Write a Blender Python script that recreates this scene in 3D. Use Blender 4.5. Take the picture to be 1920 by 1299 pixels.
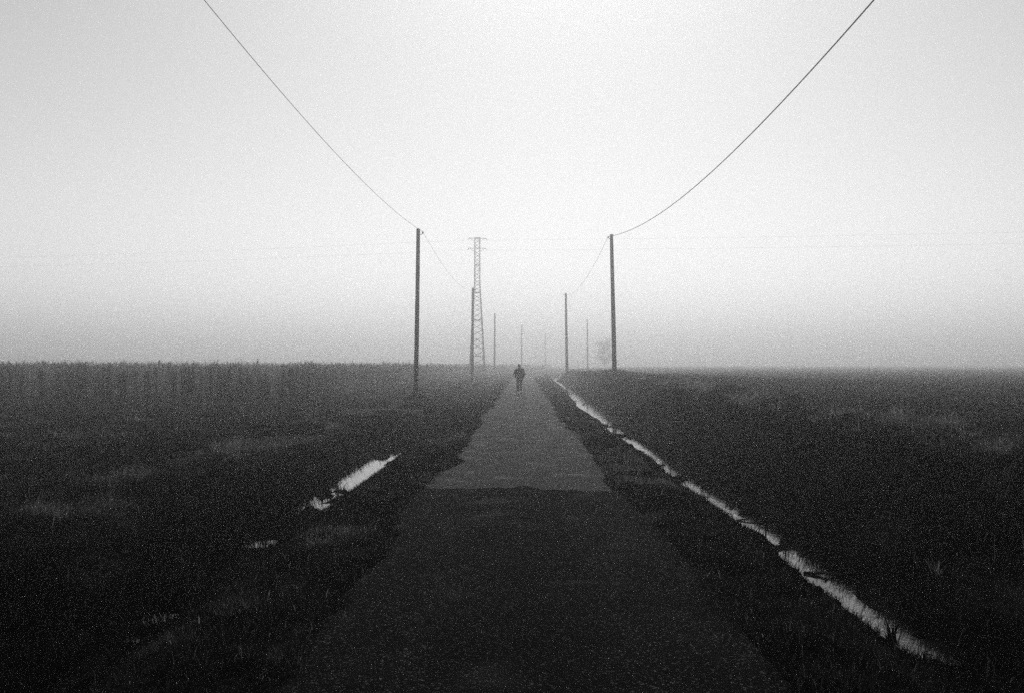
import bpy, bmesh, math, random
import numpy as np
from mathutils import Vector, Matrix

# ------------------------------------------------------------------ reset
for o in list(bpy.data.objects):
    bpy.data.objects.remove(o, do_unlink=True)
scene = bpy.context.scene
COL = scene.collection
R = math.radians
random.seed(7)
rng = np.random.default_rng(7)

# ------------------------------------------------------------------ camera
EYE = 1.70
cam_d = bpy.data.cameras.new('camera')
cam_d.lens = 35.0
cam_d.sensor_width = 36.0
cam_d.clip_start = 0.05
cam_d.clip_end = 5000.0
cam = bpy.data.objects.new('camera', cam_d)
COL.objects.link(cam)
cam.location = (0.0, 0.0, EYE)
cam.rotation_euler = (R(91.0), 0.0, R(0.614))
scene.camera = cam

# ------------------------------------------------------------------ sky + sun
SUN_EL, SUN_AZ = 40.0, 3.0          # ahead of the camera, a little to the right, behind the fog
world = bpy.data.worlds.new('World')
scene.world = world
world.use_nodes = True
nt = world.node_tree
nt.nodes.clear()
sky = nt.nodes.new('ShaderNodeTexSky')
sky.sky_type = 'NISHITA'
sky.sun_disc = False
sky.sun_elevation = R(SUN_EL)
sky.sun_rotation = R(SUN_AZ)
sky.air_density = 1.0
sky.dust_density = 0.35
sky.ozone_density = 1.0
bw = nt.nodes.new('ShaderNodeRGBToBW')       # black-and-white film
bg = nt.nodes.new('ShaderNodeBackground')
bg.inputs['Strength'].default_value = 0.085
wo = nt.nodes.new('ShaderNodeOutputWorld')
nt.links.new(sky.outputs[0], bw.inputs[0])
nt.links.new(bw.outputs[0], bg.inputs['Color'])
nt.links.new(bg.outputs[0], wo.inputs['Surface'])

sun_d = bpy.data.lights.new('sun', 'SUN')
sun_d.energy = 1.5
sun_d.angle = R(14)
sun_d.color = (1, 1, 1)
sun = bpy.data.objects.new('sun', sun_d)
COL.objects.link(sun)
_s = Vector((math.sin(R(SUN_AZ)) * math.cos(R(SUN_EL)), math.cos(R(SUN_AZ)) * math.cos(R(SUN_EL)), math.sin(R(SUN_EL))))
sun.rotation_euler = (-_s).to_track_quat('-Z', 'Y').to_euler()
sun.location = _s * 60

vs = scene.view_settings
scene.display_settings.display_device = 'sRGB'
vs.view_transform = 'Standard'
vs.look = 'None'
vs.gamma = 1.0
vs.use_curve_mapping = False
vs.exposure = 0.42

cy = scene.cycles
cy.use_denoising = False                     # the residual noise stands for the film grain
cy.use_adaptive_sampling = True
cy.adaptive_threshold = 1.0
cy.adaptive_min_samples = 84
cy.max_bounces = 16
cy.diffuse_bounces = 2
cy.glossy_bounces = 3
cy.transmission_bounces = 3
cy.volume_bounces = 12
cy.transparent_max_bounces = 6
cy.sample_clamp_indirect = 3.0

HAZE_DENSITY = 0.0052
HAZE_G = 0.90

# ------------------------------------------------------------------ helpers
def tag(o, label=None, cat=None, group=None, kind=None):
    if label: o['label'] = label
    if cat: o['category'] = cat
    if group: o['group'] = group
    if kind: o['kind'] = kind
    return o

def empty(name, loc=(0, 0, 0), rz=0.0):
    o = bpy.data.objects.new(name, None)
    o.empty_display_size = 0.2
    COL.objects.link(o)
    o.location = loc
    o.rotation_euler = (0, 0, rz)
    return o

def mesh_obj(name, me, mat, parent=None, smooth=False):
    o = bpy.data.objects.new(name, me)
    COL.objects.link(o)
    if mat and len(me.materials) == 0:
        me.materials.append(mat)
    if parent is not None:
        o.parent = parent
    if smooth:
        me.polygons.foreach_set('use_smooth', np.ones(len(me.polygons), dtype=bool))
    return o

def bm_obj(name, bm, mat, parent=None, smooth=False):
    me = bpy.data.meshes.new(name)
    bm.normal_update()
    bm.to_mesh(me)
    bm.free()
    return mesh_obj(name, me, mat, parent, smooth)

def np_mesh(name, verts, faces):
    """fast mesh from arrays; faces (n,4) or (n,3)"""
    me = bpy.data.meshes.new(name)
    verts = np.ascontiguousarray(verts, dtype=np.float32)
    faces = np.ascontiguousarray(faces, dtype=np.int32)
    k = faces.shape[1]
    me.vertices.add(len(verts))
    me.vertices.foreach_set('co', verts.ravel())
    me.loops.add(faces.size)
    me.loops.foreach_set('vertex_index', faces.ravel())
    me.polygons.add(len(faces))
    me.polygons.foreach_set('loop_start', np.arange(0, faces.size, k, dtype=np.int32))
    me.update(calc_edges=True)
    return me

def _hash(ix, iy, seed):
    h = (ix.astype(np.int64) * 374761393 + iy.astype(np.int64) * 668265263 + seed * 982451653) & 0xFFFFFFFF
    h = ((h ^ (h >> 13)) * 1274126177) & 0xFFFFFFFF
    h = (h ^ (h >> 16)) & 0xFFFFFFFF
    return h / 4294967295.0

def vn(x, y, seed=0):
    """value noise in -1..1"""
    x = np.asarray(x, float); y = np.asarray(y, float)
    ix = np.floor(x); iy = np.floor(y)
    fx = x - ix; fy = y - iy
    fx = fx * fx * (3 - 2 * fx); fy = fy * fy * (3 - 2 * fy)
    a = _hash(ix, iy, seed); b = _hash(ix + 1, iy, seed)
    c = _hash(ix, iy + 1, seed); d = _hash(ix + 1, iy + 1, seed)
    return ((a * (1 - fx) + b * fx) * (1 - fy) + (c * (1 - fx) + d * fx) * fy) * 2 - 1

def sstep(a, b, x):
    t = np.clip((np.asarray(x, float) - a) / (b - a), 0, 1)
    return t * t * (3 - 2 * t)

# ------------------------------------------------------------------ materials
def new_mat(name, rough=0.8, spec=0.3):
    m = bpy.data.materials.new(name)
    m.use_nodes = True
    t = m.node_tree
    b = t.nodes['Principled BSDF']
    b.inputs['Roughness'].default_value = rough
    b.inputs['Specular IOR Level'].default_value = spec
    return m, t, b

def ramp(t, fac, stops):
    r = t.nodes.new('ShaderNodeValToRGB')
    e = r.color_ramp.elements
    while len(e) < len(stops):
        e.new(0.5)
    for i, (p, v) in enumerate(stops):
        e[i].position = p
        e[i].color = (v, v, v, 1)
    t.links.new(fac, r.inputs['Fac'])
    return r.outputs['Color']

def coords(t):
    g = t.nodes.new('ShaderNodeNewGeometry')
    return g.outputs['Position']

def noise(t, vec, scale, detail=3.0, rough=0.55):
    n = t.nodes.new('ShaderNodeTexNoise')
    n.inputs['Scale'].default_value = scale
    n.inputs['Detail'].default_value = detail
    n.inputs['Roughness'].default_value = rough
    t.links.new(vec, n.inputs['Vector'])
    return n.outputs['Fac']

def bump(t, b, height, strength, dist):
    n = t.nodes.new('ShaderNodeBump')
    n.inputs['Strength'].default_value = strength
    n.inputs['Distance'].default_value = dist
    t.links.new(height, n.inputs['Height'])
    t.links.new(n.outputs[0], b.inputs['Normal'])

def mat_soil():
    m, t, b = new_mat('wet_soil', 0.95, 0.0)
    p = coords(t)
    mp = t.nodes.new('ShaderNodeMapping'); mp.inputs['Scale'].default_value = (1.0, 0.45, 1.0)
    t.links.new(p, mp.inputs['Vector'])
    c = ramp(t, noise(t, mp.outputs[0], 1.5, 8, 0.72), [(0.36, 0.0012), (0.50, 0.004), (0.62, 0.015), (0.76, 0.035)])
    t.links.new(c, b.inputs['Base Color'])
    bump(t, b, noise(t, p, 14, 6, 0.7), 0.8, 0.06)
    return m

def mat_asphalt(name, lo, hi, stone, rough, spec):
    m, t, b = new_mat(name, rough, spec)
    p = coords(t)
    v = t.nodes.new('ShaderNodeTexVoronoi')          # exposed chippings
    v.inputs['Scale'].default_value = 85
    t.links.new(p, v.inputs['Vector'])
    wn = t.nodes.new('ShaderNodeSeparateColor')
    t.links.new(v.outputs['Color'], wn.inputs[0])
    chip = ramp(t, wn.outputs[0], [(0.0, lo * 0.6), (0.6, lo), (0.94, hi), (0.995, stone)])
    blot = ramp(t, noise(t, p, 0.9, 5, 0.6), [(0.30, 0.55), (0.70, 1.35)])
    mx = t.nodes.new('ShaderNodeMixRGB'); mx.blend_type = 'MULTIPLY'; mx.inputs[0].default_value = 1.0
    sp = t.nodes.new('ShaderNodeSeparateXYZ'); t.links.new(p, sp.inputs[0])
    ab = t.nodes.new('ShaderNodeMath'); ab.operation = 'ABSOLUTE'; t.links.new(sp.outputs['X'], ab.inputs[0])
    jit = t.nodes.new('ShaderNodeMath'); jit.operation = 'MULTIPLY_ADD'; jit.inputs[1].default_value = 0.5
    t.links.new(noise(t, p, 0.8, 4, 0.6), jit.inputs[0]); t.links.new(ab.outputs[0], jit.inputs[2])
    trk = ramp(t, jit.outputs[0], [(0.35, 0.7), (0.75, 0.9), (0.95, 1.5), (1.15, 1.1)])
    m2 = t.nodes.new('ShaderNodeMixRGB'); m2.blend_type = 'MULTIPLY'; m2.inputs[0].default_value = 1.0
    t.links.new(chip, m2.inputs[1]); t.links.new(trk, m2.inputs[2])
    t.links.new(m2.outputs[0], mx.inputs[1]); t.links.new(blot, mx.inputs[2])
    t.links.new(mx.outputs[0], b.inputs['Base Color'])
    # damp smooth spots
    r = ramp(t, noise(t, p, 1.6, 3, 0.5), [(0.28, rough - 0.2), (0.42, rough), (1.0, rough + 0.12)])
    t.links.new(r, b.inputs['Roughness'])
    ad = t.nodes.new('ShaderNodeMath'); ad.operation = 'ADD'
    t.links.new(v.outputs['Distance'], ad.inputs[0])
    t.links.new(noise(t, p, 30, 4, 0.7), ad.inputs[1])
    bump(t, b, ad.outputs[0], 0.9, 0.012)
    return m

def mat_grass(name, stops, rough=0.9, spec=0.0):
    m, t, b = new_mat(name, rough, spec)
    a = t.nodes.new('ShaderNodeAttribute')
    a.attribute_name = 'tone'
    col = ramp(t, a.outputs['Fac'], stops)
    t.links.new(col, b.inputs['Base Color'])
    tr = t.nodes.new('ShaderNodeBsdfTranslucent')
    t.links.new(col, tr.inputs['Color'])
    mxs = t.nodes.new('ShaderNodeMixShader'); mxs.inputs[0].default_value = 0.5
    t.links.new(b.outputs[0], mxs.inputs[1]); t.links.new(tr.outputs[0], mxs.inputs[2])
    t.links.new(mxs.outputs[0], t.nodes['Material Output'].inputs['Surface'])
    return m

def mat_flat(name, lo, hi, scale, rough=0.8, spec=0.2, bstr=0.4, bdist=0.01, stretch=None):
    m, t, b = new_mat(name, rough, spec)
    tc = t.nodes.new('ShaderNodeTexCoord')
    vec = tc.outputs['Object']
    if stretch:
        mp = t.nodes.new('ShaderNodeMapping')
        mp.inputs['Scale'].default_value = stretch
        t.links.new(vec, mp.inputs['Vector'])
        vec = mp.outputs[0]
    n = noise(t, vec, scale, 5, 0.6)
    t.links.new(ramp(t, n, [(0.3, lo), (0.7, hi)]), b.inputs['Base Color'])
    bump(t, b, n, bstr, bdist)
    return m

def mat_water():
    m, t, b = new_mat('ditch_water', 0.04, 0.5)
    b.inputs['Base Color'].default_value = (0.006, 0.006, 0.006, 1)
    b.inputs['IOR'].default_value = 1.33
    p = coords(t)
    bump(t, b, noise(t, p, 9, 3, 0.5), 0.12, 0.01)
    return m

M_SOIL = mat_soil()
M_ROAD = mat_asphalt('worn_asphalt', 0.0022, 0.006, 0.06, 0.40, 0.0066)
M_PATCH = mat_asphalt('dark_asphalt', 0.003, 0.007, 0.08, 0.76, 0.0062)
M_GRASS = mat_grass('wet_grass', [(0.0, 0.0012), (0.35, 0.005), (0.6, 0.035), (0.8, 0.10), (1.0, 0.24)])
M_CROP = mat_grass('dead_stalks', [(0.0, 0.001), (0.3, 0.010), (0.65, 0.08), (1.0, 0.2)])
M_WATER = mat_water()
M_WOOD = mat_flat('weathered_wood', 0.010, 0.028, 6, 0.85, 0.15, 0.6, 0.01, (6, 6, 0.5))
M_METAL = mat_flat('galvanised_steel', 0.05, 0.09, 3, 0.6, 0.4, 0.1, 0.002)
M_WIRE = mat_flat('dark_cable', 0.012, 0.02, 4, 0.6, 0.3, 0.0, 0.001)
M_PORC = mat_flat('dark_porcelain', 0.03, 0.05, 5, 0.3, 0.5, 0.0, 0.001)
M_CONC = mat_flat('pale_concrete', 0.12, 0.22, 5, 0.85, 0.2, 0.5, 0.01)
M_CLOTH = mat_flat('dark_jacket_cloth', 0.010, 0.016, 20, 0.9, 0.1, 0.3, 0.004)
M_TROUS = mat_flat('dark_trouser_cloth', 0.012, 0.02, 20, 0.9, 0.1, 0.3, 0.004)
M_SKIN = mat_flat('skin', 0.22, 0.28, 8, 0.55, 0.3, 0.1, 0.002)
M_HAIR = mat_flat('dark_hair', 0.008, 0.015, 40, 0.6, 0.3, 0.4, 0.004)
M_SHOE = mat_flat('white_shoe', 0.65, 0.78, 12, 0.6, 0.3, 0.1, 0.002)
M_BARK = mat_flat('bark', 0.02, 0.04, 6, 0.9, 0.1, 0.5, 0.02)
M_LEAF = mat_flat('dull_leaf', 0.02, 0.05, 2, 0.8, 0.1, 0.0, 0.01)

# ------------------------------------------------------------------ terrain functions
def cx(d):
    d = np.asarray(d, float)
    return np.where(d > 110, 0.00077 * (np.minimum(d, 400) - 110) ** 2 + 0.44 * np.maximum(d - 400, 0), 0.0)

_lt = np.arange(-80, 80.001, 0.02)
_RP = [(0, -.07), (1.2, -.07), (1.42, .00), (2.05, -.03), (2.62, -.33), (2.82, -.465), (3.08, -.475), (3.24, -.38),
       (4.0, .0), (4.5, .34), (4.95, .68), (5.4, .82), (6.3, .74), (8, .66), (14, .68), (40, .66), (90, .62)]
_LP = [(-90, .15), (-30, .12), (-9, .02), (-5.6, -.03), (-4.5, -.06), (-3.6, -.30), (-3.3, -.46), (-2.85, -.48), (-2.6, -.34),
       (-2.2, -.03), (-1.42, .0), (-1.2, -.07), (0, -.07)]
def _table(pts):
    xs, zs = zip(*pts)
    z = np.interp(_lt, xs, zs)
    k = np.exp(-np.linspace(-2, 2, 13) ** 2); k /= k.sum()
    return np.convolve(np.pad(z, 6, mode='edge'), k, 'valid')
_PT = _table(_LP + _RP[1:])
WATER_Z = -0.40

def ground_z(x, d, fine=True):
    x = np.asarray(x, float); d = np.asarray(d, float)
    lat = x - cx(d)
    wob = 0.10 * vn(d * 0.22, 0.3, 11) + 0.06 * vn(d * 0.7, 3.3, 12)
    off = np.abs(lat)
    w = sstep(1.6, 2.8, off) * (1 - sstep(5, 9, off))
    latw = lat + wob * w * np.where(lat > 0, 1, -1)
    # right bank steps back beyond the hump
    latw = latw - 0.55 * sstep(35, 100, d) * sstep(1.6, 2.4, lat) * (1 - sstep(4.5, 7, lat))
    back = 0.40 * sstep(33, 40, d) * sstep(3.0, 3.6, lat) * (1 - sstep(4.4, 5.4, lat))
    latw = latw - back
    z = np.interp(latw, _lt, _PT)
    ditchL = np.exp(-((latw + 3.05) / 0.45) ** 2)
    ditchR = np.exp(-((latw - 2.98) / 0.40) ** 2)
    # left ditch: mostly silted and grassy, open water only between about 14 and 24 m
    wet = sstep(13.2, 14.2, d) * (1 - sstep(22.0, 24.5, d))
    z = z + ditchL * (1 - wet) * (0.125 + np.where(d > 14, 0.03, 0.08) * vn(d * 1.6, x * 1.5, 21))
    pud = np.exp(-((d - 11.7) / .30) ** 2) + .8 * np.exp(-((d - 10.9) / .16) ** 2) + .8 * np.exp(-((d - 12.5) / .14) ** 2) + np.exp(-((d - 8.2) / .22) ** 2) + np.exp(-((d - 7.6) / .12) ** 2)
    z = z - 0.19 * pud * np.exp(-((latw + 3.05) / 0.20) ** 2)
    # farm crossing fills the left ditch
    cr = sstep(35.0, 35.6, d) * (1 - sstep(40.0, 42.5, d))
    inL = sstep(1.7, 2.3, -lat) * (1 - sstep(4.2, 5.0, -lat))
    z = z * (1 - cr * inL) + (-0.02) * cr * inL
    # right ditch dries towards the camera, and is silted in places
    dry = 1 - sstep(6.2, 7.2, d)
    z = z + ditchR * (dry * 0.22 + 0.03 * np.maximum(0, vn(d * 0.55, 8.1, 22)) + sstep(95, 120, d) * 0.05)
    mud = 0.5 * vn(x * 3.1, d * 1.3, 24) + 0.5 * vn(x * 7.5, d * 3.6, 25)
    z = z + ditchL * wet * 0.20 * np.maximum(0, mud + 0.08 - 0.15 * sstep(18, 20, d)) * (d < 60)
    z = z + ditchR * 0.17 * np.maximum(0, mud - 0.0) * (d < 60)
    z = z - 0.10 * ditchR * np.exp(-((d - 46) / 7.0) ** 2) + 0.03 * ditchR * (1 - sstep(9, 15, d)) + 0.05 * ditchR * np.maximum(0, vn(d * 2.2, x * 2.0, 26)) * (d < 40)
    z = z + 0.34 * sstep(40, 55, d) * (1 - sstep(64, 130, d)) * sstep(4.3, 5.2, lat) * (1 - sstep(5.6, 24, lat))
    # hump on the right bank near 30 m
    z = z + 0.22 * np.exp(-((lat - 4.9) / 0.8) ** 2 - ((d - 31) / 4.5) ** 2)
    if fine:
        m = sstep(1.25, 1.7, off)
        water_zone = np.clip(ditchL + ditchR, 0, 1)
        fade = 1 / (1 + (d / 60.0) ** 2)
        bank = 0.6 + 0.9 * (sstep(2.4, 3.4, off) * (1 - sstep(6, 9, off)))
        n = 0.055 * vn(x * 0.45, d * 0.40, 31) + bank * (0.075 * np.abs(vn(x * 1.5, d * 1.3, 32)) + 0.02 * vn(x * 2.7, d * 2.5, 35) + 0.030 * vn(x * 4.6, d * 4.2, 33) + 0.016 * vn(x * 11, d * 10, 34))
        z = z + 0.28 * np.maximum(0, vn(x * 0.75, d * 0.55, 36)) * sstep(4.2, 5.0, lat) * (1 - sstep(6.0, 9, lat)) * fade
        z = z + 0.13 * np.maximum(0, vn(x * 0.6, d * 0.5, 37)) * sstep(3.6, 4.6, -lat) * (1 - sstep(12, 20, -lat)) * fade
        z = z + n * m * fade * (1 - 0.85 * water_zone)
    return z

def grid_axis_depth(d0, d1, k, s0):
    out = [d0]
    while out[-1] < d1:
        out.append(out[-1] + max(s0, k * abs(out[-1])))
    out[-1] = d1
    return np.array(out)

# ------------------------------------------------------------------ ground sheet
dep = np.concatenate([np.array([-240, -120, -60, -30, -15, -8, -5, -3, -1, 0, 1, 2]), grid_axis_depth(2.6, 1400, 0.0115, 0.065)])
fx = np.arange(-6.5, 6.501, 0.065)
g = [6.5]
while g[-1] < 800:
    g.append(g[-1] + 0.065 + 0.055 * (g[-1] - 6.5 + 1.0))
g[-1] = 800
g = np.array(g[1:])
latx = np.concatenate([-g[::-1], fx, g])
XX, DD = np.meshgrid(latx, dep)
# follow the bend with the fine columns only
XX = XX + cx(DD) * (1 - sstep(60, 400, np.abs(XX))) * (DD < 500) + cx(np.full_like(DD, 500)) * (1 - sstep(60, 400, np.abs(XX))) * (DD >= 500)
ZZ = ground_z(XX, DD)
nr, nc = XX.shape
V = np.stack([XX.ravel(), DD.ravel(), ZZ.ravel()], 1)
idx = np.arange(nr * nc).reshape(nr, nc)
F = np.stack([idx[:-1, :-1].ravel(), idx[:-1, 1:].ravel(), idx[1:, 1:].ravel(), idx[1:, :-1].ravel()], 1)
ground = mesh_obj('ground', np_mesh('ground', V, F), M_SOIL, smooth=True)
tag(ground, 'dark wet fields, verges and ditch banks', None, kind='structure')

# ------------------------------------------------------------------ road
def strip(name, d0, d1, half, z0, mat, kd=0.02, s0=0.08, ragged=0.17, seed=1, endrag=0.0):
    ds = grid_axis_depth(d0, d1, kd, s0)
    us = np.linspace(-1, 1, 41)
    U, D = np.meshgrid(us, ds)
    edge = half + 0.16 * vn(D * 0.33, np.sign(U) * 3, seed + 9) + ragged * (vn(D * 0.9, U * 0 + np.sign(U) * 5, seed) * 0.6 + vn(D * 3.1, np.sign(U) * 9, seed + 1) * 0.4)
    X = U * edge + cx(D)
    if endrag:
        D = D + endrag * (0.6 * vn(X * 2.0, X * 0 + 1.7, seed + 5) + 0.4 * vn(X * 6.0, X * 0 + 3.7, seed + 6)) * (D > d1 - 0.01)
    Z = z0 + 0.035 * (1 - U ** 2) + 0.006 * vn(X * 1.3, D * 0.8, seed + 2) - 0.012 * np.exp(-((np.abs(X - cx(D)) - 0.72) / 0.22) ** 2)
    Z = np.where(np.abs(U) > 0.99, Z - 0.03, Z)
    r_, c_ = X.shape
    i = np.arange(r_ * c_).reshape(r_, c_)
    v = np.stack([X.ravel(), D.ravel(), Z.ravel()], 1)
    f = np.stack([i[:-1, :-1].ravel(), i[:-1, 1:].ravel(), i[1:, 1:].ravel(), i[1:, :-1].ravel()], 1)
    return mesh_obj(name, np_mesh(name, v, f), mat, smooth=True)

tag(strip('road', -60, 420, 1.28, -0.016, M_ROAD, seed=41), 'narrow worn asphalt lane running straight into the fog', None, kind='structure')
tag(strip('road_patch', -58, 13.4, 1.42, -0.002, M_PATCH, seed=51, endrag=0.5), 'darker rough asphalt covering the near end of the lane', None, kind='structure')

# ------------------------------------------------------------------ ditch water
def water(name, lat0, lat1, d0, d1, label):
    ds = grid_axis_depth(d0, d1, 0.03, 0.3)
    v = []; f = []
    for i, d in enumerate(ds):
        c = float(cx(d))
        v += [(c + lat0, d, WATER_Z), (c + lat1, d, WATER_Z)]
        if i: f.append((2 * i - 2, 2 * i - 1, 2 * i + 1, 2 * i))
    o = mesh_obj(name, np_mesh(name, np.array(v), np.array(f)), M_WATER)
    return tag(o, label, None, kind='structure')
water('ditch_water', 2.3, 4.6, 4.0, 200, 'still water in the ditch on the right of the lane')
water('ditch_water', -4.0, -2.3, 4.0, 34.5, 'puddled water in the ditch on the left of the lane')

# ------------------------------------------------------------------ grass blades (uncountable)
def blades(name, pts, length, width, lean, az, tone, mat, label, seg=3, curl=1.0):
    n = len(pts)
    side = np.stack([-np.sin(az), np.cos(az), np.zeros(n)], 1)
    fwd = np.stack([np.cos(az), np.sin(az), np.zeros(n)], 1)
    verts = np.zeros((n, 2 * seg + 1, 3), np.float32)
    pos = pts.copy()
    ang = lean * 0.35
    for s in range(seg):
        w = width * (1 - 0.75 * s / seg)
        verts[:, 2 * s] = pos - side * (w * 0.5)[:, None]
        verts[:, 2 * s + 1] = pos + side * (w * 0.5)[:, None]
        st = length / seg
        pos = pos + fwd * (np.sin(ang) * st)[:, None] + np.array([0, 0, 1.0]) * (np.cos(ang) * st)[:, None]
        ang = np.minimum(ang + lean * curl * 0.55, 2.6)
    verts[:, 2 * seg] = pos
    base = (np.arange(n) * (2 * seg + 1))[:, None]
    tris = []
    for s in range(seg - 1):
        tris += [[2 * s, 2 * s + 1, 2 * s + 3], [2 * s, 2 * s + 3, 2 * s + 2]]
    tris += [[2 * seg - 2, 2 * seg - 1, 2 * seg]]
    tris = np.array(tris)
    faces = (base[:, :, None] + tris[None]).reshape(-1, 3)
    me = np_mesh(name, verts.reshape(-1, 3), faces)
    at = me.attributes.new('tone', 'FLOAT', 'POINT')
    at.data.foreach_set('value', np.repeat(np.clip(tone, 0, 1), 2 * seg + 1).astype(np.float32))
    o = mesh_obj(name, me, mat)
    return tag(o, label, 'grass', kind='stuff')

def grass_field(n, side, seed):
    r = np.random.default_rng(seed)
    d = 3.6 * np.exp(r.random(n) * math.log(75 / 3.6))
    near = r.random(n) < 0.60
    lim = 0.56 * d + 1.2
    lat = np.where(near, 0.85 + r.random(n) * np.minimum(lim, 5.4), 1.2 + r.random(n) * lim)
    x = lat * side + cx(d)
    edge = 1.16 + 0.30 * vn(d * 0.8, side * 4.0, 61) + 0.10 * vn(d * 2.7, side * 7.0, 62)
    keep = (lat > edge) | (r.random(n) < 0.5 * sstep(edge - 0.5, edge, lat))
    clump = 0.5 + 0.5 * vn(x * 1.9, d * 1.7, 63)
    clump2 = 0.5 + 0.5 * vn(x * 0.5, d * 0.45, 64)
    keep &= r.random(n) < 0.35 + 0.65 * clump
    z = ground_z(x, d)
    wetz = z < WATER_Z + 0.012
    keep &= (~wetz) | (r.random(n) < 0.07)
    keep &= ~((side < 0) & ((x + 4.75) ** 2 + (d - 43.9) ** 2 < 0.85 ** 2))
    keep &= ~((side < 0) & (x < -9.3) & (d > 42.5))          # the standing crop
    d, x, z, lat, clump, clump2, wetz = (a[keep] for a in (d, x, z, lat, clump, clump2, wetz))
    m = len(d)
    bankish = sstep(1.9, 3.2, lat) * (1 - 0.4 * sstep(6, 10, lat))
    L = (0.05 + 0.05 * r.random(m)) * (0.7 + 0.8 * clump) + bankish * (0.05 + 0.17 * r.random(m) ** 2) * (0.4 + clump)
    if side > 0:
        L = np.where(lat > 6.2, L * 0.55, L)
    L = np.where((lat < 2.95) & (lat > 1.9), np.minimum(L, 0.06 + 0.06 * r.random(m)), L)
    L = np.where((lat > 1.9) & (lat < 3.8) & (d > 22), L * 0.55, L)
    W = (0.0035 + 0.004 * r.random(m)) * np.clip(d / 8, 1.0, 4.5)
    lean = 0.35 + 1.0 * r.random(m) + 0.5 * bankish * r.random(m)
    az = r.random(m) * 2 * np.pi
    down = np.where(lat < 3.05, 0.0, np.pi) if side > 0 else np.where(lat < 3.05, np.pi, 0.0)
    az = np.where(r.random(m) < 0.55 * bankish * (lat < 5.6), down + r.normal(0, 0.7, m), az)
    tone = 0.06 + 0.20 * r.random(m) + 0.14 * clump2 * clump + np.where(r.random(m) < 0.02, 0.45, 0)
    straw_and_light = sstep(-0.12, 0.62, 0.7 * vn(x * 0.55, d * 0.42, 66) + 0.6 * vn(x * 1.5, d * 1.0, 67) + 0.35 * vn(x * 3.6, d * 2.8, 68))
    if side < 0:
        tone += (0.17 + 0.46 * straw_and_light) * sstep(3.8, 4.8, lat)
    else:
        straw_and_light = np.maximum(straw_and_light, sstep(-0.30, 0.50, 0.6 * vn(x * 1.2, d * 0.5, 76) + 0.5 * vn(x * 3.1, d * 1.3, 77)) * sstep(4.6, 5.1, lat) * (1 - sstep(5.8, 6.6, lat)))
        tone += (0.34 + 0.44 * straw_and_light) * sstep(4.6, 5.1, lat) * (1 - sstep(5.8, 7.0, lat)) + (0.22 + 0.30 * straw_and_light) * sstep(5.5, 7, lat)  # crest tone raised: light caught by the bank top painted over the straw colour
        L = L * (1 + 0.15 * straw_and_light * sstep(4.4, 4.9, lat) * (1 - sstep(5.6, 6.4, lat)))
    tone += (0.26 + 0.36 * straw_and_light) * (1 - sstep(2.1, 2.7, lat))
    pts = np.stack([x, d, z - 0.01], 1)
    return pts, L, W, lean, az, tone

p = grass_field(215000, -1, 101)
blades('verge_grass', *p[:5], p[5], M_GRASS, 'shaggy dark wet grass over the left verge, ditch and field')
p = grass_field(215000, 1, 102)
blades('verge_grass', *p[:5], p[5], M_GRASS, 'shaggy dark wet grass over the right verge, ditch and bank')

def straws(n, side, seed):
    r = np.random.default_rng(seed)
    d = 5.5 * np.exp(r.random(n) * math.log(34 / 5.5))
    lat = 1.5 + r.random(n) * np.minimum(0.56 * d, 9.0)
    x = lat * side
    z = ground_z(x, d)
    k = (z > WATER_Z + .02) & (vn(x * 0.7, d * 0.6, 91) + 0.6 * r.random(n) > 0.1)
    x, d, z, lat = x[k], d[k], z[k], lat[k]
    m = len(x)
    L = (0.12 + 0.20 * r.random(m)) * np.where(lat < 3.2, 0.6, 1.0)
    return np.stack([x, d, z], 1), L, (0.004 + 0.003 * r.random(m)) * np.clip(d / 9, 1, 3), 0.5 + 0.9 * r.random(m), r.random(m) * 6.283, 0.45 + 0.30 * r.random(m)
for sd_, lb_ in ((-1, 'pale bent straws scattered through the grass on the left'), (1, 'pale bent straws scattered through the grass on the right')):
    blades('dry_straw', *straws(2600, sd_, 200 + sd_), M_GRASS, lb_, seg=5, curl=.5)

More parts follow.
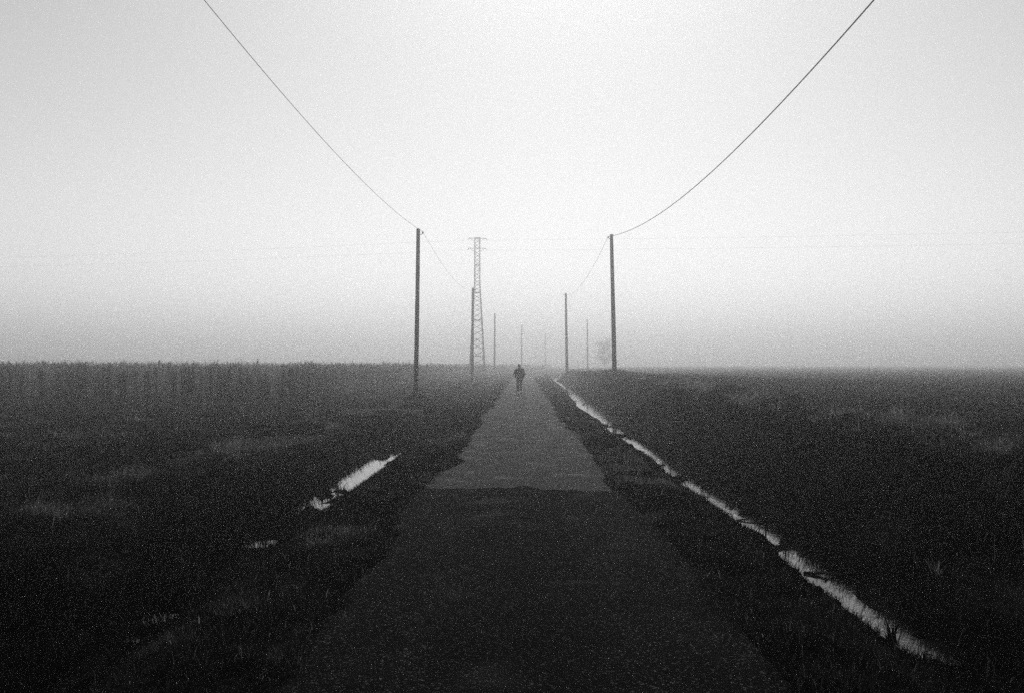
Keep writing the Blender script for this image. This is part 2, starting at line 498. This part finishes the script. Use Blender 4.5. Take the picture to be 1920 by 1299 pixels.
# ------------------------------------------------------------------ standing dead crop on the left
def crop():
    r = np.random.default_rng(5)
    P = []
    # front edge, dense rows, then deeper and along the lane
    for i in range(8, 70):
        dd = 43.0 + i * 0.75
        nrow = 170 if i < 18 else 60
        lo, hi = -0.62 * dd, -9.4 - 0.6 * r.random()
        xs = lo + (hi - lo) * r.random(nrow)
        P.append(np.stack([xs, dd + r.normal(0, .16, nrow)], 1))
    for q in range(1):
        cxs = np.arange(-28.0, -9.4, 0.36) + r.normal(0, .14, len(np.arange(-28.0, -9.4, 0.36)))
        cds = 43.2 + 1.2 * q + r.random(len(cxs)) * 1.1
        for a_, b_ in zip(cxs, cds):
            k_ = r.integers(3, 9)
            P.append(np.stack([a_ + r.normal(0, .06, k_), b_ + r.normal(0, .08, k_)], 1))
    n2 = 3200                                   # strip along the lane, far
    dd = 70 + 190 * r.random(n2) ** 1.3
    xs = -9.6 - r.random(n2) ** 2 * 34 + cx(dd)
    P.append(np.stack([xs, dd], 1))
    P = np.concatenate(P)
    n = len(P)
    z = ground_z(P[:, 0], P[:, 1])
    H = (1.50 + 0.13 * r.normal(0, 1, n) + 0.10 * vn(P[:, 0] * 0.5, P[:, 1] * 0.4, 71)) * np.where(P[:, 1] > 70, 1.06, 1.0)
    tone = 0.30 + 0.35 * r.random(n) + 0.25 * vn(P[:, 0] * 1.2, P[:, 1] * 0.3, 72)
    pts = np.concatenate([P, z[:, None] - 0.02], 1)
    # clumps at the front edge stand dark and apart, the ones behind are paler
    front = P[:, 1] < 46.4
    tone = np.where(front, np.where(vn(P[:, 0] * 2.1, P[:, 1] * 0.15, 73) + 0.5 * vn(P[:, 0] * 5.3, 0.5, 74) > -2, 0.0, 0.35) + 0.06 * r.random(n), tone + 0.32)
    H = np.where(front & (r.random(n) < 0.25), H * 0.8, H)
    A, Ls, Ws, Le, Az, To = [], [], [], [], [], []
    for k in range(2):
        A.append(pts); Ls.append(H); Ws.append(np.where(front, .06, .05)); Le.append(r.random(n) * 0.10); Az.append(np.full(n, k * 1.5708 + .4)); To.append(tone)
    for k in range(7):
        q = pts.copy(); hh = np.where(front, 0.15, 0.15) + np.where(front, 0.72, 0.75) * r.random(n)
        q[:, 2] += H * hh
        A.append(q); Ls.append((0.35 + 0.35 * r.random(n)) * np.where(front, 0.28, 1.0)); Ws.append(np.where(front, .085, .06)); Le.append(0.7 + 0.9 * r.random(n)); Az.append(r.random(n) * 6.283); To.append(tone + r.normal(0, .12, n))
    A = np.concatenate(A); cat = np.concatenate
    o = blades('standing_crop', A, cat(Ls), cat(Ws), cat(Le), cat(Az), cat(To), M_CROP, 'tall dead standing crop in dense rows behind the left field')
    o['category'] = 'crop'
crop()

# ------------------------------------------------------------------ tubes, lathes
def tube(bm, pts, radii, n=8, cap=True):
    pts = [Vector(p) for p in pts]
    rings = []
    up = Vector((0.13, 0.21, 0.97))
    for i, p in enumerate(pts):
        t = (pts[min(i + 1, len(pts) - 1)] - pts[max(i - 1, 0)]).normalized()
        a = t.cross(up)
        if a.length < 0.05: a = t.cross(Vector((1, 0, 0)))
        a.normalize(); b = t.cross(a).normalized()
        r_ = radii[i] if hasattr(radii, '__len__') else radii
        rings.append([bm.verts.new(p + (a * math.cos(2 * math.pi * k / n) + b * math.sin(2 * math.pi * k / n)) * r_) for k in range(n)])
    for q, w in zip(rings, rings[1:]):
        for k in range(n):
            bm.faces.new((q[k], q[(k + 1) % n], w[(k + 1) % n], w[k]))
    if cap:
        bm.faces.new(rings[0]); bm.faces.new(rings[-1][::-1])

def box(bm, c, s, rot=None):
    m = Matrix.Translation(c) @ (rot.to_4x4() if rot else Matrix.Identity(4)) @ Matrix.Diagonal((s[0], s[1], s[2], 1))
    return bmesh.ops.create_cube(bm, size=1.0, matrix=m)['verts']

def gz(x, d):
    return float(ground_z(np.array([x]), np.array([d]))[0])

# ------------------------------------------------------------------ utility poles
POLE_TOP = {}
def pole(key, x, d, top_z, lean, side, label, r0=0.135, r1=0.095, foot=None):
    z0 = gz(x, d) if foot is None else foot
    H = top_z - z0
    e = empty('utility_pole', (x, d, z0))
    tag(e, label, 'utility pole', 'utility poles along the lane')
    rr = random.Random(key)
    bm = bmesh.new()
    n = 16
    pts = [(lean * t + 0.012 * math.sin(3 * t + d), 0, -0.5 + (H + 0.5) * t) for t in [i / n for i in range(n + 1)]]
    tube(bm, pts, [r0 + (r1 - r0) * i / n + rr.uniform(-.003, .003) for i in range(n + 1)], 12)
    bm_obj('shaft', bm, M_WOOD, e, True)
    bm = bmesh.new()                            # pointed-off top
    tube(bm, [(lean, 0, H - .01), (lean, 0, H + .02), (lean, 0, H + .05)], [r1 + .006, r1 + .004, r1 * .45], 12)
    bm_obj('pole_cap', bm, M_METAL, e, False)
    hb = H - 0.22
    lx = lean * hb / H
    bm = bmesh.new()
    tube(bm, [(lx, -.0, hb), (lx + side * .17, 0, hb + .01), (lx + side * .21, 0, hb + .05)], .016, 6)
    bm_obj('bracket', bm, M_METAL, e, True)
    bm = bmesh.new()
    q = lx + side * .21
    tube(bm, [(q, 0, hb + .04), (q, 0, hb + .06), (q, 0, hb + .08), (q, 0, hb + .10), (q, 0, hb + .13)], [.02, .042, .03, .044, .022], 10)
    bm_obj('insulator', bm, M_PORC, e, True)
    POLE_TOP[key] = Vector((x + q, d, z0 + hb + .12))
    return e

pole('L1', -4.75, 44.0, 7.64, 0.12, 1, 'near dark wooden pole on the left, rising from a soil mound', .108, .082)
pole('L2', -4.85, 95.0, 8.92, 0.10, 1, 'left-hand pole standing just in front of the lattice pylon', .15, .11)
pole('L3', -4.70, 165.0, 10.0, 0.10, 1, 'faint thin pole just right of the lattice pylon', .16, .12)
pole('L4', -0.25, 235.0, 10.5, 0.05, 1, 'faint thin pole directly above the walking person', .17, .13)
pole('L5', 7.20, 320.0, 11.4, 0.05, 1, 'faintest pole, far down the lane between person and right poles', .18, .14)
pole('R1', 5.34, 58.0, 9.20, -0.15, -1, 'near dark pole on the right bank, thick cable at its top', .138, .10)
pole('R2', 5.12, 115.0, 9.80, -0.12, -1, 'second grey pole of the right-hand row, left of the near one', .17, .12)
pole('R3', 13.70, 210.0, 10.9, -0.08, -1, 'faint far pole between the two darker right-hand poles', .18, .13)

def mound(x, d):
    z0 = gz(x, d)
    ru = np.linspace(0, 1, 14); th = np.linspace(0, 2 * np.pi, 40, endpoint=False)
    U, A = np.meshgrid(ru, th, indexing='ij')
    X = U * .95 * np.cos(A) * (1 + .16 * vn(np.cos(A) * 2, np.sin(A) * 2, 81)); Y = U * .8 * np.sin(A)
    Z = .56 * (1 - U ** 1.4) - .10 + .10 * vn(X * 4, Y * 4, 82) * (1 - U * .5) + .04 * vn(X * 11, Y * 11, 83)
    v = np.stack([X.ravel(), Y.ravel(), Z.ravel()], 1)
    f = [(i * 40 + j, (i + 1) * 40 + j, (i + 1) * 40 + (j + 1) % 40, i * 40 + (j + 1) % 40) for i in range(13) for j in range(40)]
    o = mesh_obj('soil_mound', np_mesh('soil_mound', v, np.array(f)), M_SOIL, smooth=True)
    o.location = (x, d, z0)
    tag(o, 'low dark heap of soil at the foot of the near left pole', 'mound')
mound(-4.75, 43.95)

# ------------------------------------------------------------------ overhead wires
def wire(pts, r, label, grp='cables strung between the wooden poles', n=6):
    bm = bmesh.new()
    o0 = Vector(pts[0])
    tube(bm, [Vector(p) - o0 for p in pts], r, n)
    o = bm_obj('overhead_wire', bm, M_WIRE, None, True)
    o.location = o0
    return tag(o, label, 'wire', grp)

def span(a, b, sag, n=24):
    a, b = Vector(a), Vector(b)
    return [a.lerp(b, i / n) - Vector((0, 0, 4 * sag * (i / n) * (1 - i / n))) for i in range(n + 1)]

T = POLE_TOP
def fitted(top, ctrl, x_end, d_end):
    ds = np.array([top.y] + [c[0] for c in ctrl]); zs = np.array([top.z] + [c[1] for c in ctrl])
    cf = np.polyfit(ds, zs, 3)
    cf2 = cf.copy()
    out = []
    shift = top.z - np.polyval(cf, top.y)
    for i in range(49):
        t = i / 48
        d = top.y + (d_end - top.y) * t
        out.append((top.x + (x_end - top.x) * t, d, np.polyval(cf2, d) + shift * (1 - t)))
    return out
wire(fitted(T['R1'], [(50, 8.23), (36.6, 7.22), (22.7, 6.76), (14.5, 6.95), (2.0, 7.9)], 5.1, 2.0), 0.0125, 'thick sagging black cable running overhead to the near right pole')
wire(fitted(T['L1'], [(34, 7.10), (24, 7.02), (15.2, 7.26), (8, 7.7)], -5.05, 4.0), 0.0062, 'thin grey cable running overhead to the near left pole')
wire(span(T['L1'], T['L2'], 0.9), 0.006, 'faint cable dropping from the near left pole towards the pylon')
wire(span(T['R1'], T['R2'], 1.1), 0.009, 'faint cable sagging between the two nearest right poles')
wire(span(T['L2'], T['L3'], 1.0), 0.006, 'barely visible cable from the pylon-side pole to the next one')
wire(span(T['R2'], T['R3'], 1.4), 0.006, 'barely visible cable between the second and third right poles')

# ------------------------------------------------------------------ lattice pylon
def pylon(x, d, top):
    z0 = gz(x, d) - 0.05
    H = top - z0
    rz = R(6)
    e = empty('lattice_pylon', (x, d, z0), rz)
    tag(e, 'slim steel lattice pylon with two cross-arms, grey in the fog', 'pylon')
    def half(h):
        return 1.16 + (0.40 - 1.16) * min(1, h / (H * 0.68)) if h < H * 0.68 else 0.39
    cs = [(-1, -1), (1, -1), (1, 1), (-1, 1)]
    hs = [0]
    while hs[-1] < H - 0.3:
        hs.append(min(H, hs[-1] + max(0.55, 1.15 * half(hs[-1]))))
    if H - hs[-1] > 0.01: hs[-1] = H
    for sx, sy in cs:
        bm = bmesh.new()
        tube(bm, [(sx * half(h), sy * half(h), h - (0.4 if h == 0 else 0)) for h in (0, H * .34, H * .68, H)], [.105, .095, .075, .06], 4)
        bm_obj('leg', bm, M_METAL, e)
    def bar(name, a, b, r_):
        bm = bmesh.new()
        tube(bm, [a, b], r_, 4)
        bm_obj(name, bm, M_METAL, e)
    for i, (h0, h1) in enumerate(zip(hs, hs[1:])):
        for k in range(4):
            a, b = cs[k], cs[(k + 1) % 4]
            if (i + k) % 2: a, b = b, a
            f0, f1 = half(h0), half(h1)
            bar('brace', (a[0] * f0, a[1] * f0, h0), (b[0] * f1, b[1] * f1, h1), .042)
    for hh in (H * .14, H * .40, H * .60, H * .80, H - .02):
        for k in range(4):
            a, b = cs[k], cs[(k + 1) % 4]
            f = half(hh)
            bar('girt', (a[0] * f, a[1] * f, hh), (b[0] * f, b[1] * f, hh), .05)
    ends = []
    for hh in (H - .08, H - 1.6):
        bm = bmesh.new()
        for sy in (-1, 1):
            tube(bm, [(-1.32, sy * .06, hh), (1.32, sy * .06, hh)], .045, 4)
        for sx in (-1, 1):
            tube(bm, [(sx * 1.2, 0, hh), (sx * .39, 0, hh - .5)], .028, 4)
        bm_obj('cross_arm', bm, M_METAL, e)
        for sx in (-1, 1):
            bm = bmesh.new()
            tube(bm, [(sx * 1.27, 0, hh - .03), (sx * 1.32, 0, hh - .1), (sx * 1.37, 0, hh - .16), (sx * 1.42, 0, hh - .22), (sx * 1.47, 0, hh - .28)], [.03, .07, .04, .07, .03], 8)
            bm_obj('insulator', bm, M_PORC, e, True)
            ends.append(Vector((x + sx * 1.47 * math.cos(rz), d + sx * 1.47 * math.sin(rz), z0 + hh - .27)))
    return ends
PE = pylon(-6.85, 150.0, 20.7)
lbl = {0: 'upper power line leaving the pylon to the left', 1: 'upper power line leaving the pylon to the right',
       2: 'lower power line leaving the pylon to the left', 3: 'lower power line leaving the pylon to the right'}
for i, a in enumerate(PE):
    far = (-210, 190, a.z + 0.8) if i % 2 == 0 else (185, 106, a.z - 0.4)
    wire(span(a, far, 1.3 if i % 2 == 0 else 1.0, 40), 0.008, lbl[i], 'power lines carried by the pylon')

# ------------------------------------------------------------------ culvert edge at the farm crossing
bm = bmesh.new()
box(bm, (0, 0, -0.2), (2.3, .20, .46))
bmesh.ops.bevel(bm, geom=list(bm.edges), offset=.015, segments=2, affect='EDGES')
kb = bm_obj('concrete_kerb', bm, M_CONC)
kb.location = (-4.7, 35.3, 0.06); kb.rotation_euler = (0, R(1.0), R(2.0))
tag(kb, 'long low concrete kerb edging the farm crossing below the near left pole', 'kerb')

# ------------------------------------------------------------------ person
def capsule(bm, a, b, ra, rb, n=14, m=5):
    a, b = Vector(a), Vector(b)
    ax = (b - a).normalized()
    pts, rad = [], []
    for i in range(m + 1):
        t = -math.pi / 2 + (math.pi / 2) * i / m
        pts.append(a + ax * ra * math.sin(t)); rad.append(max(ra * math.cos(t), .0015))
    for i in range(m + 1):
        t = (math.pi / 2) * i / m
        pts.append(b + ax * rb * math.sin(t)); rad.append(max(rb * math.cos(t), .0015))
    tube(bm, pts, rad, n)

def ellipsoid(bm, c, s):
    bmesh.ops.create_icosphere(bm, subdivisions=3, radius=1.0, matrix=Matrix.Translation(c) @ Matrix.Diagonal((s[0], s[1], s[2], 1)))

def remeshed(name, bm, vox, mat, parent, smooth_it=3):
    me = bpy.data.meshes.new(name + '_raw')
    bm.normal_update(); bmesh.ops.recalc_face_normals(bm, faces=list(bm.faces))
    bm.to_mesh(me); bm.free()
    tmp = bpy.data.objects.new('tmp', me)
    COL.objects.link(tmp)
    md = tmp.modifiers.new('r', 'REMESH'); md.mode = 'VOXEL'; md.voxel_size = vox
    sm = tmp.modifiers.new('s', 'SMOOTH'); sm.iterations = smooth_it; sm.factor = 0.5
    dg = bpy.context.evaluated_depsgraph_get()
    out = bpy.data.meshes.new_from_object(tmp.evaluated_get(dg))
    bpy.data.objects.remove(tmp, do_unlink=True)
    out.name = name
    out.materials.clear()
    return mesh_obj(name, out, mat, parent, True)

def person(x, d):
    # walking away from the camera (+Y), hands pushed into the jacket pockets; 1.68 m tall
    z0 = 0.018
    e = empty('person', (x, d, z0), R(-3))
    tag(e, 'lone person in dark jacket and trousers walking down the lane, hands in pockets', 'person')
    hipL, hipR = Vector((-.095, 0, .86)), Vector((.095, 0, .86))
    kneeL, kneeR = Vector((-.098, .075, .47)), Vector((.098, .02, .46))
    ankL, ankR = Vector((-.092, .04, .095)), Vector((.098, -.13, .115))
    sh = [Vector((-.185, .0, 1.37)), Vector((.185, .0, 1.37))]
    el = [Vector((-.290, -.07, 1.10)), Vector((.290, -.07, 1.10))]
    wr = [Vector((-.205, .09, .945)), Vector((.205, .09, .945))]
    # body: head with face, neck, arms, hands, torso, legs
    bm = bmesh.new()
    hx = -.004
    ellipsoid(bm, (hx, .012, 1.565), (.074, .095, .112))
    ellipsoid(bm, (hx, .045, 1.505), (.055, .062, .058))
    ellipsoid(bm, (hx, .108, 1.553), (.013, .02, .026))
    for s in (-1, 1):
        ellipsoid(bm, (hx + s * .077, .01, 1.555), (.012, .024, .034))
        ellipsoid(bm, (hx + s * .031, .094, 1.580), (.013, .011, .009))
    ellipsoid(bm, (hx, .099, 1.512), (.026, .010, .010))
    capsule(bm, (0, -.005, 1.36), (hx, .005, 1.50), .062, .054)
    capsule(bm, (0, .0, 1.28), (0, .0, 1.02), .125, .115)
    ellipsoid(bm, (0, 0, 1.33), (.19, .10, .09))
    ellipsoid(bm, (0, 0, .92), (.155, .11, .12))
    for i in (0, 1):
        s = -1 if i == 0 else 1
        capsule(bm, sh[i], el[i], .052, .042); capsule(bm, el[i], wr[i], .042, .029)
        hb = wr[i] + Vector((-s * .03, .04, -.035))
        capsule(bm, wr[i], hb, .030, .034)
        for k in range(4):
            o_ = Vector((-s * .018, (k - 1.5) * .019 * -1 + .02, -.05 + .003 * abs(k - 1.5)))
            m_ = hb + o_ * .8 + Vector((-s * .01, 0, -.012))
            capsule(bm, hb + o_ * .4, m_, .0095, .009, 8, 3); capsule(bm, m_, m_ + Vector((-s * .022, .004, -.016)), .009, .0075, 8, 3)
        capsule(bm, hb + Vector((0, .02, 0)), hb + Vector((-s * .012, .06, -.018)), .011, .009, 8, 3)
    for h, k, a in ((hipL, kneeL, ankL), (hipR, kneeR, ankR)):
        capsule(bm, h, k, .078, .054); capsule(bm, k, a, .053, .036)
        capsule(bm, a + Vector((0, -.03, -.05)), a + Vector((0, .11, -.06)), .034, .028)
    remeshed('body', bm, .010, M_SKIN, e)
    # jacket: padded, flaring elbows, hem at the hips, collar
    bm = bmesh.new()
    ellipsoid(bm, (0, -.005, 1.30), (.215, .135, .135))
    ellipsoid(bm, (0, 0, 1.12), (.200, .140, .22))
    capsule(bm, (0, 0, 1.12), (0, 0, .93), .172, .176)
    ellipsoid(bm, (0, 0, 1.40), (.115, .095, .075))
    capsule(bm, (-.04, -.01, 1.425), (.04, -.01, 1.425), .062, .062)
    for i in (0, 1):
        s = -1 if i == 0 else 1
        capsule(bm, sh[i] + Vector((-s * .01, 0, -.01)), el[i], .086, .078)
        capsule(bm, el[i], wr[i] + Vector((-s * .02, .02, -.03)), .078, .056)
        ellipsoid(bm, wr[i] + Vector((-s * .05, .0, -.03)), (.075, .09, .09))
    remeshed('jacket', bm, .016, M_CLOTH, e, 2)
    # trousers
    bm = bmesh.new()
    ellipsoid(bm, (0, 0, .86), (.175, .128, .12))
    for h, k, a in ((hipL, kneeL, ankL), (hipR, kneeR, ankR)):
        capsule(bm, h, k, .100, .074); capsule(bm, k, a + Vector((0, 0, .055)), .072, .056)
    remeshed('trousers', bm, .014, M_TROUS, e, 2)
    # hair with a raised tuft
    bm = bmesh.new()
    ellipsoid(bm, (hx, -.012, 1.588), (.083, .096, .103))
    ellipsoid(bm, (hx - .02, -.01, 1.672), (.045, .055, .034))
    ellipsoid(bm, (hx - .035, 0, 1.69), (.025, .03, .028))
    ellipsoid(bm, (hx, -.06, 1.52), (.066, .05, .06))
    remeshed('hair', bm, .012, M_HAIR, e, 2)
    for a, heel in ((ankL, 0.0), (ankR, 0.02)):
        bm = bmesh.new()
        c = Vector((a.x, a.y, a.z - .095))
        capsule(bm, c + Vector((0, -.035, .05)), c + Vector((0, .14, .036)), .050, .042)
        ellipsoid(bm, c + Vector((0, -.01, .085)), (.050, .065, .045))
        box(bm, c + Vector((0, .05, .014)), (.094, .27, .028))
        remeshed('shoe', bm, .010, M_SHOE, e, 2)
person(-0.19, 57.7)

# ------------------------------------------------------------------ small plants and twigs by the right ditch
def tuft(x, d, n, L, label, seed, spread=1.1, tone=0.6, width=.012):
    r = np.random.default_rng(seed)
    az = r.random(n) * 2 * np.pi
    pts = np.stack([r.normal(0, .02, n), r.normal(0, .02, n), np.zeros(n)], 1)
    o = blades('grass_tuft', pts, L * (.7 + .5 * r.random(n)), np.full(n, width), spread * (.25 + .75 * r.random(n)), az, np.full(n, tone) + r.normal(0, .06, n), M_GRASS, label, seg=5, curl=.45)
    del o['kind']
    o.location = (x, d, gz(x, d) - .01)
    o['category'] = 'plant'
    return o
tuft(3.62, 8.75, 16, .20, 'pale spiky grass tuft on the dark right bank', 1, 1.0, .93)
tuft(2.70, 7.35, 34, .22, 'dark bushy tuft leaning over the near end of the water', 2, 1.3, .1)

def twig(x, d, pts, r_, label, subs):
    z = max(gz(x, d), WATER_Z)
    bm = bmesh.new()
    k = len(pts)
    tube(bm, pts, [r_ * (1 - .6 * i / (k - 1)) for i in range(k)], 6)
    for s in subs:
        tube(bm, s, [r_ * .6, r_ * .45, r_ * .2][:len(s)], 5)
    o = bm_obj('twig', bm, M_BARK, None, True)
    o.location = (x, d, z)
    return tag(o, label, 'twig')
twig(2.98, 12.3, [(0, 0, -.08), (.01, 0, .06), (.0, .01, .17), (.02, 0, .24)], .011, 'bare forked twig standing up in the water of the right ditch',
     [[(.0, 0, .08), (-.10, .02, .13), (-.17, .02, .15)], [(.0, 0, .10), (.11, -.02, .11), (.20, -.02, .09)]])
twig(3.12, 9.9, [(-.30, .16, .0), (-.12, .05, .025), (.10, -.05, .015), (.36, -.16, .0)], .020, 'dark broken branch lying flat across the right ditch water',
     [[(-.1, .05, .02), (-.16, -.08, .03), (-.2, -.16, .01)]])
twig(3.15, 13.4, [(-.28, .05, .0), (-.1, .02, .03), (.1, -.02, .03), (.3, -.05, .06)], .012, 'thin dark stick floating beyond the forked twig',
     [[(.05, 0, .03), (.12, .1, .06), (.15, .14, .05)]])

# ------------------------------------------------------------------ far tree, almost lost in the fog
def tree(x, d, H, label):
    e = empty('tree', (x, d, gz(x, d)))
    tag(e, label, 'tree')
    rr = random.Random(3)
    bm = bmesh.new()
    tube(bm, [(0, 0, -.2), (.05, 0, H * .3), (-.04, .05, H * .6), (.02, 0, H * .9)], [.22, .17, .11, .04], 8)
    tips = []
    for i in range(22):
        h = H * rr.uniform(.18, .85); a = rr.uniform(0, 6.28); l = H * rr.uniform(.16, .34) * (1.1 - h / H * .6)
        p0 = Vector((0, 0, h)); p2 = p0 + Vector((math.cos(a) * l, math.sin(a) * l, l * .7)); p1 = p0.lerp(p2, .5) + Vector((0, 0, -.1))
        tube(bm, [p0, p1, p2], [.06, .04, .015], 5)
        tips += [p1, p2, p0.lerp(p2, .8)]
    bm_obj('trunk', bm, M_BARK, e, True)
    n = 4200
    T_ = np.array([tips[rr.randrange(len(tips))] for _ in range(n)])
    c = T_ + rng.normal(0, .55, (n, 3)) - np.array([0, 0, .6])
    a = rng.normal(0, 1, (n, 3)); a /= np.linalg.norm(a, axis=1)[:, None]
    b = np.cross(a, rng.normal(0, 1, (n, 3))); b /= np.linalg.norm(b, axis=1)[:, None]
    s = .12 + .12 * rng.random((n, 1))
    v = np.stack([c - a * s, c + b * s * .5, c + a * s, c - b * s * .5], 1).reshape(-1, 3)
    mesh_obj('crown', np_mesh('crown', v, np.arange(4 * n).reshape(-1, 4)), M_LEAF, e)
tree(26.2, 320.0, 10.0, 'small bushy tree almost lost in the fog behind the near right pole')

# ------------------------------------------------------------------ the fog
hz = bpy.data.materials.new('fog')
hz.use_nodes = True
t = hz.node_tree
t.nodes.clear()
pv = t.nodes.new('ShaderNodeVolumePrincipled')
pv.inputs['Color'].default_value = (1.0, 1.0, 1.0, 1)
pv.inputs['Density'].default_value = HAZE_DENSITY
pv.inputs['Anisotropy'].default_value = HAZE_G
om = t.nodes.new('ShaderNodeOutputMaterial')
t.links.new(pv.outputs[0], om.inputs['Volume'])
bm = bmesh.new()
box(bm, (0, 600, 10.0), (1900, 1800, 28.0))
hb = bm_obj('haze', bm, hz)
tag(hb, 'even pale fog filling the air over the fields', None, kind='stuff')
